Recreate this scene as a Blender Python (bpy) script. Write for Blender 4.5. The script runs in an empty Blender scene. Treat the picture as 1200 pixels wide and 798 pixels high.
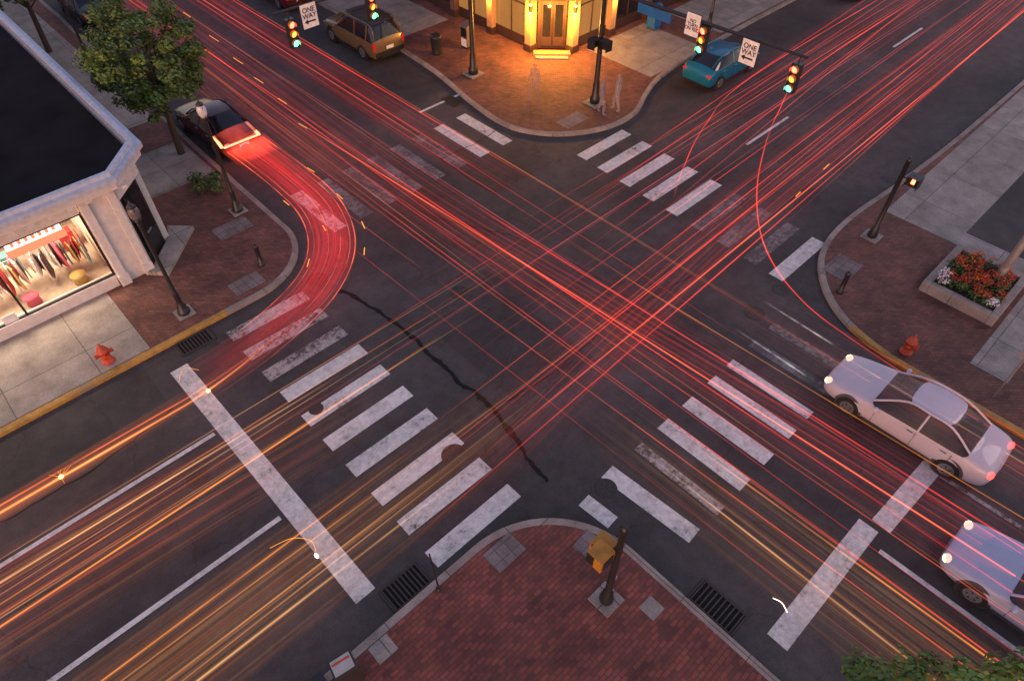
import bpy, math, random, bmesh
from mathutils import Vector, Matrix, noise as mnoise
random.seed(7)
D=bpy.data; C=bpy.context; sc=C.scene
rad=math.radians
# ------------------------------------------------------------------ materials
def new_mat(name):
    m=D.materials.new(name); m.use_nodes=True; nt=m.node_tree; nt.nodes.clear()
    out=nt.nodes.new('ShaderNodeOutputMaterial'); return m,nt,out
def N(nt,t,**kw):
    n=nt.nodes.new(t)
    for k,v in kw.items():
        if k in('operation','blend_type','data_type','noise_dimensions','feature','sky_type','sun_disc','offset','squash','offset_frequency'): setattr(n,k,v)
        else: n.inputs[k].default_value=v
    return n
def rgb(c): return (c[0],c[1],c[2],1)
def ramp(nt,fac,stops):
    r=nt.nodes.new('ShaderNodeValToRGB'); e=r.color_ramp.elements
    e[0].position=stops[0][0]; e[0].color=rgb(stops[0][1])
    e[1].position=stops[-1][0]; e[1].color=rgb(stops[-1][1])
    for p,c in stops[1:-1]:
        x=e.new(p); x.color=rgb(c)
    nt.links.new(fac,r.inputs[0]); return r
def coords(nt,scale=(1,1,1),rot=0,loc=(0,0,0)):
    tc=nt.nodes.new('ShaderNodeTexCoord'); mp=nt.nodes.new('ShaderNodeMapping')
    mp.inputs['Scale'].default_value=scale; mp.inputs['Rotation'].default_value=(0,0,rot); mp.inputs['Location'].default_value=loc
    nt.links.new(tc.outputs['Object'],mp.inputs[0]); return mp.outputs[0]
def plain(name,col,rough=.6,metal=0,var=.15,scale=6,alpha=1,emit=None,es=0,bump=0,spec=.5,coat=0):
    m,nt,out=new_mat(name); L=nt.links.new
    p=N(nt,'ShaderNodeBsdfPrincipled',Roughness=rough,Metallic=metal)
    p.inputs['Specular IOR Level'].default_value=spec
    p.inputs['Coat Weight'].default_value=coat
    v=coords(nt); n=N(nt,'ShaderNodeTexNoise',Scale=scale,Detail=5); L(v,n.inputs['Vector'])
    r=ramp(nt,n.outputs[0],[(.3,[c*(1-var) for c in col]),(.7,[min(1,c*(1+var)) for c in col])])
    L(r.outputs[0],p.inputs['Base Color'])
    if emit: p.inputs['Emission Color'].default_value=rgb(emit); p.inputs['Emission Strength'].default_value=es
    if bump:
        b=N(nt,'ShaderNodeBump',Strength=bump,Distance=.02); L(n.outputs[0],b.inputs['Height']); L(b.outputs[0],p.inputs['Normal'])
    sh=p.outputs[0]
    if alpha<1:
        t=nt.nodes.new('ShaderNodeBsdfTransparent'); mx=N(nt,'ShaderNodeMixShader'); mx.inputs[0].default_value=alpha
        L(t.outputs[0],mx.inputs[1]); L(sh,mx.inputs[2]); sh=mx.outputs[0]
    L(sh,out.inputs[0]); return m
def mixc(nt,a,b,fac,bt='MIX'):
    mx=nt.nodes.new('ShaderNodeMix'); mx.data_type='RGBA'; mx.blend_type=bt
    for s,i in((fac,0),(a,6),(b,7)):
        if hasattr(s,'links'): nt.links.new(s,mx.inputs[i])
        elif i==0: mx.inputs[0].default_value=s
        else: mx.inputs[i].default_value=rgb(s)
    return mx.outputs[2]
def asphalt(name,base=.05,tint=(1.1,.97,1.0)):
    m,nt,out=new_mat(name); L=nt.links.new
    p=N(nt,'ShaderNodeBsdfPrincipled',Roughness=.8)
    v=coords(nt)
    big=N(nt,'ShaderNodeTexNoise',Scale=.20,Detail=8,Roughness=.62); L(v,big.inputs['Vector'])
    fine=N(nt,'ShaderNodeTexNoise',Scale=30,Detail=4,Roughness=.8); L(v,fine.inputs['Vector'])
    med=N(nt,'ShaderNodeTexNoise',Scale=1.8,Detail=8,Roughness=.75); L(v,med.inputs['Vector'])
    r1=ramp(nt,big.outputs[0],[(.32,[base*.58*t for t in tint]),(.5,[base*t for t in tint]),(.68,[base*1.5*t for t in tint])])
    r2=ramp(nt,fine.outputs[0],[(.3,(.6,.6,.6)),(.7,(1.42,1.42,1.42))])
    r3=ramp(nt,med.outputs[0],[(.3,(.68,.68,.68)),(.7,(1.32,1.28,1.25))])
    c=mixc(nt,r1.outputs[0],r2.outputs[0],1,'MULTIPLY'); c=mixc(nt,c,r3.outputs[0],1,'MULTIPLY')
    wv=N(nt,'ShaderNodeTexNoise',Scale=1.3,Detail=4); L(v,wv.inputs['Vector'])
    wm=nt.nodes.new('ShaderNodeVectorMath'); wm.operation='MULTIPLY_ADD'; wm.inputs[1].default_value=(.9,.9,.9)
    L(wv.outputs['Color'],wm.inputs[0]); L(v,wm.inputs[2])
    vo=N(nt,'ShaderNodeTexVoronoi',feature='DISTANCE_TO_EDGE',Scale=.16); L(wm.outputs[0],vo.inputs['Vector'])
    cr=ramp(nt,vo.outputs['Distance'],[(.0,(.6,.6,.6)),(.004,(1,1,1))])
    c=mixc(nt,c,cr.outputs[0],1,'MULTIPLY')
    L(c,p.inputs['Base Color'])
    b=N(nt,'ShaderNodeBump',Strength=.5,Distance=.01); L(fine.outputs[0],b.inputs['Height']); L(b.outputs[0],p.inputs['Normal'])
    L(p.outputs[0],out.inputs[0]); return m
def paint(name,col=(.72,.70,.68),wear=.45,under=(.07,.065,.065)):
    m,nt,out=new_mat(name); L=nt.links.new
    p=N(nt,'ShaderNodeBsdfPrincipled',Roughness=.65)
    v=coords(nt)
    n=N(nt,'ShaderNodeTexNoise',Scale=6,Detail=10,Roughness=.78); L(v,n.inputs['Vector'])
    n2=N(nt,'ShaderNodeTexNoise',Scale=1.1,Detail=3); L(v,n2.inputs['Vector'])
    ad=nt.nodes.new('ShaderNodeMath'); ad.operation='MULTIPLY_ADD'; ad.inputs[1].default_value=.5
    L(n2.outputs[0],ad.inputs[0]); L(n.outputs[0],ad.inputs[2])
    r=ramp(nt,ad.outputs[0],[(wear+.1,under),(wear+.2,[c*.62 for c in col]),(min(1,wear+.42),col)])
    L(r.outputs[0],p.inputs['Base Color']); L(p.outputs[0],out.inputs[0]); return m
def brick(name,c1=(.27,.068,.05),c2=(.13,.038,.032),mortar=(.08,.05,.045),scale=1,rot=0,bw=.22,bh=.11):
    m,nt,out=new_mat(name); L=nt.links.new
    p=N(nt,'ShaderNodeBsdfPrincipled',Roughness=.8)
    v=coords(nt,rot=rot)
    bt=N(nt,'ShaderNodeTexBrick'); bt.inputs['Scale'].default_value=1
    bt.inputs['Color1'].default_value=rgb(c1); bt.inputs['Color2'].default_value=rgb(c2); bt.inputs['Mortar'].default_value=rgb(mortar)
    bt.inputs['Brick Width'].default_value=bw; bt.inputs['Row Height'].default_value=bh; bt.inputs['Mortar Size'].default_value=.012
    L(v,bt.inputs['Vector'])
    n=N(nt,'ShaderNodeTexNoise',Scale=.9,Detail=8,Roughness=.7); L(v,n.inputs['Vector'])
    r=ramp(nt,n.outputs[0],[(.3,(.5,.52,.54)),(.7,(1.4,1.3,1.22))])
    c=mixc(nt,bt.outputs[0],r.outputs[0],1,'MULTIPLY'); L(c,p.inputs['Base Color'])
    b=N(nt,'ShaderNodeBump',Strength=.6,Distance=.01); L(bt.outputs['Fac'],b.inputs['Height']); b.invert=True; L(b.outputs[0],p.inputs['Normal'])
    L(p.outputs[0],out.inputs[0]); return m
def concrete(name,col=(.34,.315,.29),cell=1.5,joint=(.10,.09,.085)):
    m,nt,out=new_mat(name); L=nt.links.new
    p=N(nt,'ShaderNodeBsdfPrincipled',Roughness=.85)
    v=coords(nt)
    bt=N(nt,'ShaderNodeTexBrick'); bt.offset=0; bt.inputs['Scale'].default_value=1
    bt.inputs['Color1'].default_value=rgb(col); bt.inputs['Color2'].default_value=rgb([c*.8 for c in col]); bt.inputs['Mortar'].default_value=rgb(joint)
    bt.inputs['Brick Width'].default_value=cell; bt.inputs['Row Height'].default_value=cell; bt.inputs['Mortar Size'].default_value=.012
    L(v,bt.inputs['Vector'])
    n=N(nt,'ShaderNodeTexNoise',Scale=1.2,Detail=8,Roughness=.7); L(v,n.inputs['Vector'])
    r=ramp(nt,n.outputs[0],[(.3,(.6,.59,.58)),(.7,(1.22,1.2,1.2))])
    n2=N(nt,'ShaderNodeTexNoise',Scale=25,Detail=3); L(v,n2.inputs['Vector'])
    r2=ramp(nt,n2.outputs[0],[(.3,(.82,.82,.82)),(.7,(1.14,1.14,1.14))])
    c=mixc(nt,bt.outputs[0],r.outputs[0],1,'MULTIPLY'); c=mixc(nt,c,r2.outputs[0],1,'MULTIPLY')
    L(c,p.inputs['Base Color']); L(p.outputs[0],out.inputs[0]); return m
def nosample(m):
    try: m.cycles.emission_sampling='NONE'
    except Exception: pass
    return m
def emis(name,col,s,samp=False):
    m,nt,out=new_mat(name); e=N(nt,'ShaderNodeEmission',Color=rgb(col),Strength=s); nt.links.new(e.outputs[0],out.inputs[0])
    return m if samp else nosample(m)
def trail(name,col,s,lines=20,lo=.5,hi=.75,seed=0,f0=.08,f1=.08,col2=None,haze=.05):
    """glowing long-exposure streak: additive emission on a real ribbon of light in the air"""
    m,nt,out=new_mat(name); L=nt.links.new
    tc=nt.nodes.new('ShaderNodeTexCoord'); sp=nt.nodes.new('ShaderNodeSeparateXYZ'); L(tc.outputs['UV'],sp.inputs[0])
    cb=nt.nodes.new('ShaderNodeCombineXYZ')
    def M(op,a,b=None,c=None,clamp=False):
        n=nt.nodes.new('ShaderNodeMath'); n.operation=op; n.use_clamp=clamp
        for i,s_ in enumerate((a,b,c)):
            if s_ is None: continue
            if hasattr(s_,'links'): L(s_,n.inputs[i])
            else: n.inputs[i].default_value=s_
        return n.outputs[0]
    u,v=sp.outputs[0],sp.outputs[1]
    edge=M('MULTIPLY',M('MULTIPLY',u,M('SUBTRACT',1.0,u)),4.0)
    if lines>0:
        L(M('MULTIPLY',u,lines),cb.inputs[0]); L(M('MULTIPLY',v,1.6),cb.inputs[1]); cb.inputs[2].default_value=seed*3.7
        n=N(nt,'ShaderNodeTexNoise',Scale=1.0,Detail=3,Roughness=.75); L(cb.outputs[0],n.inputs['Vector'])
        r=ramp(nt,n.outputs[0],[(lo-.2,(0,0,0)),(lo,(haze,)*3),(hi,(1,1,1))]); base=r.outputs[0]
        base=M('MULTIPLY',base,edge)
    else:
        L(M('MULTIPLY',v,9.0),cb.inputs[0]); cb.inputs[1].default_value=seed*2.1
        n=N(nt,'ShaderNodeTexNoise',Scale=1.0,Detail=2); L(cb.outputs[0],n.inputs['Vector'])
        base=M('MULTIPLY_ADD',n.outputs[0],1.8,-.4,True)
        # bright core with a soft halo
        prof=M('ADD',M('POWER',edge,22.0),M('MULTIPLY',M('POWER',edge,2.5),.055))
        base=M('MULTIPLY',base,prof)
    a=M('DIVIDE',v,max(f0,.001),None,True); b=M('DIVIDE',M('SUBTRACT',1.0,v),max(f1,.001),None,True)
    st=M('MULTIPLY',M('MULTIPLY',base,M('MULTIPLY',a,b)),s)
    e=N(nt,'ShaderNodeEmission',Color=rgb(col))
    if col2:
        nn=N(nt,'ShaderNodeTexNoise',Scale=.6,Detail=1); L(cb.outputs[0],nn.inputs['Vector'])
        rr=ramp(nt,nn.outputs[0],[(.4,col),(.6,col2)]); L(rr.outputs[0],e.inputs['Color'])
    L(st,e.inputs['Strength'])
    t=nt.nodes.new('ShaderNodeBsdfTransparent'); ad=nt.nodes.new('ShaderNodeAddShader')
    L(e.outputs[0],ad.inputs[0]); L(t.outputs[0],ad.inputs[1]); L(ad.outputs[0],out.inputs[0]); return nosample(m)

M_asph=asphalt('asphalt',.047); M_asph2=asphalt('asphalt_patch',.038); M_seal=plain('crack_sealant',(.010,.009,.009),.6,var=.3,spec=.2)
M_white=paint('road_paint',wear=.45); M_worn=paint('road_paint_worn',(.5,.47,.46),wear=.56); M_faint=paint('road_paint_faint',(.26,.24,.24),wear=.60)
M_brick=brick('brick_paving'); M_brick2=brick('brick_paving_b',(.21,.08,.058),(.12,.05,.038),rot=rad(45))
M_conc=concrete('concrete'); M_conc2=concrete('concrete_slabs',(.34,.31,.28),2.4); M_kerb=concrete('kerb_stone',(.33,.28,.25),1.8); M_pad=concrete('ramp_pad',(.22,.18,.18),.3,(.1,.09,.09))
M_ykerb=paint('yellow_kerb_paint',(.50,.28,.06),wear=.46,under=(.24,.19,.15))
M_black=plain('black_paint',(.018,.018,.02),.4); M_iron=plain('cast_iron',(.04,.034,.032),.6,.2,bump=.3,scale=20); M_grate=plain('grate_iron',(.07,.055,.052),.6,.3); M_pit=plain('drain_pit',(.004,.004,.004),1)
M_white_st=plain('white_stucco',(.62,.58,.56),.8,bump=.2,var=.1); M_cop=plain('coping',(.50,.54,.64),.5,.2)  # coping is white; the blue in its colour stands for reflected sky
M_roof=plain('roof_membrane',(.008,.007,.010),.95,var=.5,scale=.8,spec=.15)
M_grey=plain('galvanised',(.28,.27,.28),.5,.5); M_dark=plain('dark_interior',(.02,.018,.016),.8)
M_glass=plain('dark_glass',(.012,.012,.016),.08,0,spec=.8); M_tyre=plain('tyre',(.012,.012,.012),.85); M_rim=plain('alloy',(.35,.35,.37),.35,.8)
M_hyd=plain('hydrant_paint',(.50,.06,.02),.45); M_yel=plain('signal_yellow',(.42,.19,.025),.5)
M_bark=plain('bark',(.07,.05,.035),.9,bump=.6,scale=14)
M_leafA=plain('leaf_light',(.10,.18,.03),.6,var=.3,scale=3); M_leafB=plain('leaf_dark',(.04,.08,.02),.6,var=.3,scale=3); M_leafC=plain('leaf_mid',(.07,.12,.022),.6,var=.3,scale=3)
M_red_em=emis('lens_red',(1,.06,.03),14); M_grn_em=emis('lens_green',(.05,1,.55),12); M_amb_em=emis('lens_amber',(1,.5,.08),2)
M_warm_em=emis('warm_lamp',(1,.5,.12),30); M_sign=plain('sign_white',(.75,.74,.74),.4); M_signb=plain('sign_black',(.02,.02,.02),.4)
M_lampglass=plain('lamp_glass',(.6,.6,.64),.3); M_blue=plain('mailbox_blue',(.02,.12,.32),.4)
M_hand=emis('hand_signal',(1,.12,.05),10)

# ------------------------------------------------------------------ mesh builder
class MB:
    def __init__(s): s.v=[];s.f=[];s.m=[];s.s=[];s.mats=[];s.X=Matrix.Identity(4);s.uv=None
    def mi(s,m):
        if m not in s.mats: s.mats.append(m)
        return s.mats.index(m)
    def add(s,vs,fs,mat,smooth=False):
        b=len(s.v); s.v+= [tuple(s.X@Vector(p)) for p in vs]; i=s.mi(mat)
        for f in fs: s.f.append([b+k for k in f]); s.m.append(i); s.s.append(smooth)
    def box(s,c,d,mat,rz=0,rx=0,ry=0,taper=1):
        R=Matrix.Translation(c)@Matrix.Rotation(rz,4,'Z')@Matrix.Rotation(ry,4,'Y')@Matrix.Rotation(rx,4,'X')
        x,y,z=d[0]/2,d[1]/2,d[2]/2; t=taper
        p=[(-x,-y,-z),(x,-y,-z),(x,y,-z),(-x,y,-z),(-x*t,-y*t,z),(x*t,-y*t,z),(x*t,y*t,z),(-x*t,y*t,z)]
        s.add([R@Vector(q) for q in p],[(3,2,1,0),(4,5,6,7),(0,1,5,4),(1,2,6,5),(2,3,7,6),(3,0,4,7)],mat)
    def cyl(s,p0,p1,r0,r1,mat,n=12,caps=True,smooth=True):
        p0=Vector(p0);p1=Vector(p1);d=(p1-p0).normalized()
        a=Vector((1,0,0)) if abs(d.x)<.9 else Vector((0,1,0)); u=d.cross(a).normalized(); w=d.cross(u)
        vs=[];fs=[]
        for p,r in((p0,r0),(p1,r1)):
            for i in range(n):
                t=2*math.pi*i/n; vs.append(p+(u*math.cos(t)+w*math.sin(t))*r)
        for i in range(n): fs.append((i,(i+1)%n,n+(i+1)%n,n+i))
        s.add(vs,fs,mat,smooth)
        if caps: s.add(vs,[tuple(range(n-1,-1,-1)),tuple(range(n,2*n))],mat)
    def lathe(s,c,prof,mat,n=14):
        vs=[];fs=[]
        for z,r in prof:
            for i in range(n):
                t=2*math.pi*i/n; vs.append((c[0]+r*math.cos(t),c[1]+r*math.sin(t),c[2]+z))
        for k in range(len(prof)-1):
            for i in range(n): fs.append((k*n+i,k*n+(i+1)%n,(k+1)*n+(i+1)%n,(k+1)*n+i))
        fs.append(tuple(range(n-1,-1,-1))); fs.append(tuple((len(prof)-1)*n+i for i in range(n)))
        s.add(vs,fs,mat,True)
    def sph(s,c,r,mat,nu=12,nv=8):
        if not hasattr(r,'__len__'): r=(r,r,r)
        vs=[];fs=[]
        for k in range(nv+1):
            ph=math.pi*k/nv
            for i in range(nu):
                t=2*math.pi*i/nu; vs.append((c[0]+r[0]*math.sin(ph)*math.cos(t),c[1]+r[1]*math.sin(ph)*math.sin(t),c[2]-r[2]*math.cos(ph)))
        for k in range(nv):
            for i in range(nu): fs.append((k*nu+i,k*nu+(i+1)%nu,(k+1)*nu+(i+1)%nu,(k+1)*nu+i))
        s.add(vs,fs,mat,True)
    def prism(s,pts,z0,z1,mat):
        n=len(pts); vs=[(p[0],p[1],z0) for p in pts]+[(p[0],p[1],z1) for p in pts]
        s.add(vs,[tuple(range(n-1,-1,-1)),tuple(range(n,2*n))]+[(i,(i+1)%n,n+(i+1)%n,n+i) for i in range(n)],mat)
    def poly(s,pts,z,mat): s.add([(p[0],p[1],z) for p in pts],[tuple(range(len(pts)))],mat)
    def done(s,name,parent=None,bevel=0,sub=0,loc=None):
        me=D.meshes.new(name); me.from_pydata(s.v,[],s.f)
        for m in s.mats: me.materials.append(m)
        for i,p in enumerate(me.polygons): p.material_index=s.m[i]; p.use_smooth=s.s[i]
        if s.uv is not None:
            ul=me.uv_layers.new(name='UVMap')
            for lp in me.loops: ul.data[lp.index].uv=s.uv[lp.vertex_index]
        o=D.objects.new(name,me); C.collection.objects.link(o)
        if parent: o.parent=parent
        if bevel:
            b=o.modifiers.new('b','BEVEL'); b.width=bevel; b.segments=2; b.limit_method='ANGLE'
        return o
def empty(name,loc=(0,0,0),rz=0):
    o=D.objects.new(name,None); o.location=loc; o.rotation_euler=(0,0,rz); C.collection.objects.link(o); return o
def smoothpath(P,n=8):
    P=[Vector(p) for p in P]; out=[]
    for i in range(len(P)-1):
        a=P[max(i-1,0)];b=P[i];c=P[i+1];d=P[min(i+2,len(P)-1)]
        for k in range(n):
            t=k/n; out.append(.5*((2*b)+(c-a)*t+(2*a-5*b+4*c-d)*t*t+(3*b-a-3*c+d)*t**3))
    out.append(P[-1]); return out
def text(body,loc,size,rot,mat,parent,name='lettering'):
    cu=D.curves.new(name,'FONT'); cu.body=body; cu.size=size; cu.align_x='CENTER'; cu.align_y='CENTER'; cu.space_line=.85; cu.extrude=.002; cu.offset=.004
    o=D.objects.new(name,cu); o.location=loc; o.rotation_euler=rot; cu.materials.append(mat); C.collection.objects.link(o)
    if parent: o.parent=parent
    return o

# ------------------------------------------------------------------ ground + pavements
b=MB(); b.poly([(-300,-300),(400,-300),(400,400),(-300,400)],0,M_asph); b.done('road')
def arc(cx,cy,r,a0,a1,n=12): return [(cx+r*math.cos(rad(a0+(a1-a0)*i/n)),cy+r*math.sin(rad(a0+(a1-a0)*i/n))) for i in range(n+1)]
KH=.13
def pavement(path,far,mat,yellow=None,w=.2):
    P=[Vector((p[0],p[1])) for p in path]; n=len(P)
    cen=sum((Vector(f) for f in far),Vector((0,0)))/len(far)
    inn=[]
    for i in range(n):
        d=(P[min(i+1,n-1)]-P[max(i-1,0)]).normalized(); q=Vector((-d.y,d.x))
        if q.dot(cen-P[i])<0: q=-q
        inn.append(P[i]+q*w)
    kb=MB()
    for i in range(n-1):
        mid=(P[i]+P[i+1])/2; mt=M_ykerb if (yellow and yellow(mid)) else M_kerb
        a,c=P[i],P[i+1]; e,f=inn[i],inn[i+1]
        ao=a+(e-a).normalized()*.02; co=c+(f-c).normalized()*.02
        kb.add([(a.x,a.y,-.02),(c.x,c.y,-.02),(a.x,a.y,KH-.02),(c.x,c.y,KH-.02),(ao.x,ao.y,KH),(co.x,co.y,KH),(e.x,e.y,KH),(f.x,f.y,KH)],[(0,1,3,2),(2,3,5,4),(4,5,7,6)],mt)
    kb.done('kerb')
    sb=MB(); sb.poly([(p.x,p.y) for p in inn]+list(far),KH-.002,mat); return sb.done('pavement')
nearP=[(-60,6.15)]+[(-20+i*2,6.15) for i in range(0,12)]+arc(4.5,3.35,2.8,90,0,16)+[(7.3,2-i*2) for i in range(0,12)]+[(7.3,-60)]
pavement(nearP,[(-60,-60)],M_brick)
leftP=[(-60,17.72)]+[(-20+i*1.0,17.72) for i in range(0,25)]+arc(5.15,20.35,2.63,-90,0,16)+[(7.8,24),(7.85,28),(8.0,34),(8.4,45),(8.6,120)]
pavement(leftP,[(-60,120)],M_brick2,yellow=lambda m:m.x<4.2 and m.y<17.8)
tp=smoothpath([(19.7,34,0),(19.6,30,0),(19.3,26,0),(18.65,22.6,0),(18.45,20,0),(19.1,18.4,0),(20.3,17.3,0),(21.9,16.65,0),(23.6,16.7,0),(25.2,17.4,0),(27,18.0,0),(30,18.3,0),(36,18.5,0)],6)
pavement([(19.7,120)]+[(p.x,p.y) for p in tp]+[(120,18.6)],[(120,120)],M_brick2)
rp=smoothpath([(40,5.85,0),(32,5.9,0),(27,6.1,0),(23.5,6.35,0),(21.2,6.15,0),(19.6,5.35,0),(18.4,4.0,0),(17.85,2.3,0),(17.8,.4,0),(17.8,-3,0),(17.8,-8,0)],6)
pavement([(120,5.8)]+[(p.x,p.y) for p in rp]+[(17.8,-60)],[(120,-60)],M_brick2,yellow=lambda m:m.y<3.6 and m.x<18.5)
s=MB(); z=KH+.003
def rect(mb,x0,y0,x1,y1,z,mat): mb.poly([(x0,y0),(x1,y0),(x1,y1),(x0,y1)],z,mat)
rect(s,-60,17.95,1.5,21.4,z,M_conc2)
rect(s,4.35,25.4,7.5,28.6,z,M_conc); rect(s,4.35,31,7.5,60,z,M_conc2)
rect(s,5.6,21.2,6.9,22.0,z,M_pad); rect(s,4.6,18.2,5.7,18.9,z,M_pad)
rect(s,24.7,2.9,90,5.55,z,M_conc2); rect(s,25.6,-2.5,60,2.9,z,M_asph2); rect(s,24.7,-30,25.6,2.9,z,M_conc)
rect(s,19.4,-.9,24.7,.2,z,M_conc); rect(s,20.0,4.6,21.2,5.5,z,M_pad)
rect(s,26.5,18.3,31,22.4,z,M_conc2); rect(s,19.9,30,23.6,45,z,M_conc2); rect(s,33,18.8,70,22.4,z,M_conc)
rect(s,20.2,17.8,21.6,18.6,z,M_pad)
s.done('paving_slabs')
s=MB()
def rrect(mb,cx,cy,w,h,rz,z,mat):
    c,sn=math.cos(rz),math.sin(rz); mb.poly([(cx+x*c-y*sn,cy+x*sn+y*c) for x,y in((-w/2,-h/2),(w/2,-h/2),(w/2,h/2),(-w/2,h/2))],z,mat)
rrect(s,4.95,5.5,.9,.62,0,z,M_pad); rrect(s,6.62,4.05,.62,.9,rad(8),z,M_pad); rrect(s,6.5,2.16,.42,.42,0,z,M_conc); rrect(s,1.44,5.7,.5,.45,0,z,M_conc)
rrect(s,5.88,3.02,.62,.62,0,z+.002,M_conc)
s.done('ramp_pads')

# ------------------------------------------------------------------ markings
mk=MB(); Z=.006
for i,y in enumerate([17.05,15.95,14.82,13.75,12.58,11.45,10.32,9.15,8.02,6.88]):
    mt=M_worn if i in(0,1) else M_white
    rrect(mk,4.95,y-.25,2.8,.52,rad(random.uniform(-.4,.8)),Z,M_worn if i==2 else mt)
for x,mt,w in((9.6,M_worn,.34),(10.7,M_white,.5),(11.85,M_white,.5),(13.05,M_white,.42),(14.0,M_white,.36),(15.2,M_faint,.4),(16.3,M_faint,.4)):
    rrect(mk,x+.2,3.9,w,2.75,0,Z,mt)
rrect(mk,8.65,3.95,.5,2.75,rad(4),Z,M_white); rrect(mk,7.5,4.7,.42,.95,rad(4),Z,M_white)
for i,y in enumerate([16.3,15.1,13.85,12.6,11.4,10.2,9.0,7.8,6.7]):
    mt=[M_white,M_white,M_white,M_white,M_white,M_faint,M_faint,M_faint,M_white][i]
    rrect(mk,20.6-.07*i,y-.28,2.9,.55,0,Z,mt)
for x,mt in((17.4,M_white),(16.1,M_white),(14.9,M_faint),(13.7,M_faint),(12.5,M_faint),(11.3,M_faint),(10.1,M_faint),(8.9,M_worn)):
    rrect(mk,x+.27,20.5,.55,3.1,0,Z,mt)
rrect(mk,1.83,11.85,.55,9.7,rad(.4),Z,M_white)
rrect(mk,10.1,-.27,4.2,.52,rad(-.5),Z,M_white); rrect(mk,14.9,-.62,5.0,.5,rad(-2.5),Z,M_white)
rrect(mk,-14.3,13.72,31.5,.13,0,Z,M_white); rrect(mk,-14.3,10.17,31.5,.14,0,Z,M_white)
rrect(mk,11.75,-15.8,.13,30,0,Z,M_white); rrect(mk,14.95,-15.9,.12,30,0,Z,M_worn)
for x in(25,38.4,51.8,65): rrect(mk,x+1.65,11.85,3.3,.13,0,Z,M_white)
rrect(mk,17.9,23.55,2.8,.14,0,Z,M_white)
mk.done('road_markings')
pt=MB()
rect(pt,8.4,8.2,11.3,12.2,.003,M_asph2); rect(pt,-12,15.2,1.0,17.6,.003,M_asph2)
rect(pt,14.6,24.2,19.2,29,.003,M_asph2); rect(pt,14.8,16.6,18.2,20.0,.003,M_asph2)
pt.done('asphalt_repair')
def seam(P,w,name='crack_seal'):
    P=smoothpath(P,14); m=MB(); vs=[];fs=[]
    for i,p in enumerate(P):
        d=(P[min(i+1,len(P)-1)]-P[max(i-1,0)]).normalized(); q=Vector((-d.y,d.x,0))
        o=q*(mnoise.noise(p*1.3)*.10+mnoise.noise(p*5)*.05); ww=w*(.5+1.1*abs(mnoise.noise(p*3)))
        vs+=[tuple(p+o+q*ww),tuple(p+o-q*ww)]
    for i in range(len(P)-1): fs.append((2*i,2*i+1,2*i+3,2*i+2))
    m.add(vs,fs,M_seal); return m.done(name)
seam([(7.3,16.2,.009),(7.6,15,.009),(7.75,13,.009),(7.7,11,.009),(7.7,9,.009),(7.4,7.4,.009),(7.15,6.2,.009)],.085)
seam([(11.4,21,.0085),(12.2,17,.0085),(13.6,14,.0085),(14.2,10,.0085)],.018)
seam([(7.75,9,.0088),(10,8.7,.0088),(13,8.9,.0088),(17,8.4,.0088)],.015)
seam([(-9,16.2,.0088),(-5,15.1,.0088),(-2,14.9,.0088),(1,15.3,.0088)],.03)
seam([(14.8,20,.0088),(16.5,19.9,.0088),(18.2,20.05,.0088)],.025); seam([(14.8,16.6,.0088),(14.75,18,.0088),(14.8,20,.0088)],.02)
for x,y,r in((10.2,13.35,.32),(5.9,8.55,.36),(8.15,5.0,.3),(16.6,5.95,.34),(18.2,5.95,.3),(.43,12.76,.3),(4.0,12.5,.22),(7.06,17.2,.36),(-1.6,15.5,.22),(21.5,9.4,.3)):
    m=MB(); m.lathe((x,y,.0),[(0,r),(.010,r),(.013,r*.9),(.010,r*.86),(.010,.02)],M_iron,24)
    for a in range(6): m.box((x+r*.45*math.cos(a*1.047),y+r*.45*math.sin(a*1.047),.013),(r*.5,.03,.006),M_grate,a*1.047)
    m.done('manhole_cover')
def drain(x0,y0,x1,y1,z,alongx):
    m=MB(); m.box(((x0+x1)/2,(y0+y1)/2,z),(x1-x0,y1-y0,.014),M_pit)
    L=(x1-x0) if alongx else (y1-y0); n=int(L/.11)
    for i in range(n):
        t=(i+.5)/n
        if alongx: m.box((x0+t*(x1-x0),(y0+y1)/2,z+.014),(.035,(y1-y0)*.92,.02),M_grate)
        else: m.box(((x0+x1)/2,y0+t*(y1-y0),z+.014),((x1-x0)*.92,.035,.02),M_grate)
    for a,b_ in(((x0,y0),(x1,y0)),((x0,y1),(x1,y1)),((x0,y0),(x0,y1)),((x1,y0),(x1,y1))):
        m.cyl((a[0],a[1],z+.015),(b_[0],b_[1],z+.015),.03,.03,M_iron,6)
    m.done('storm_drain')
drain(2.15,6.2,3.25,6.85,.0,True); drain(7.36,.55,8.0,1.75,.0,False); drain(2.1,17.05,3.2,17.65,0,True); drain(17.15,-.5,17.72,.6,0,False); drain(18.0,22.8,18.5,23.8,0,False)

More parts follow.
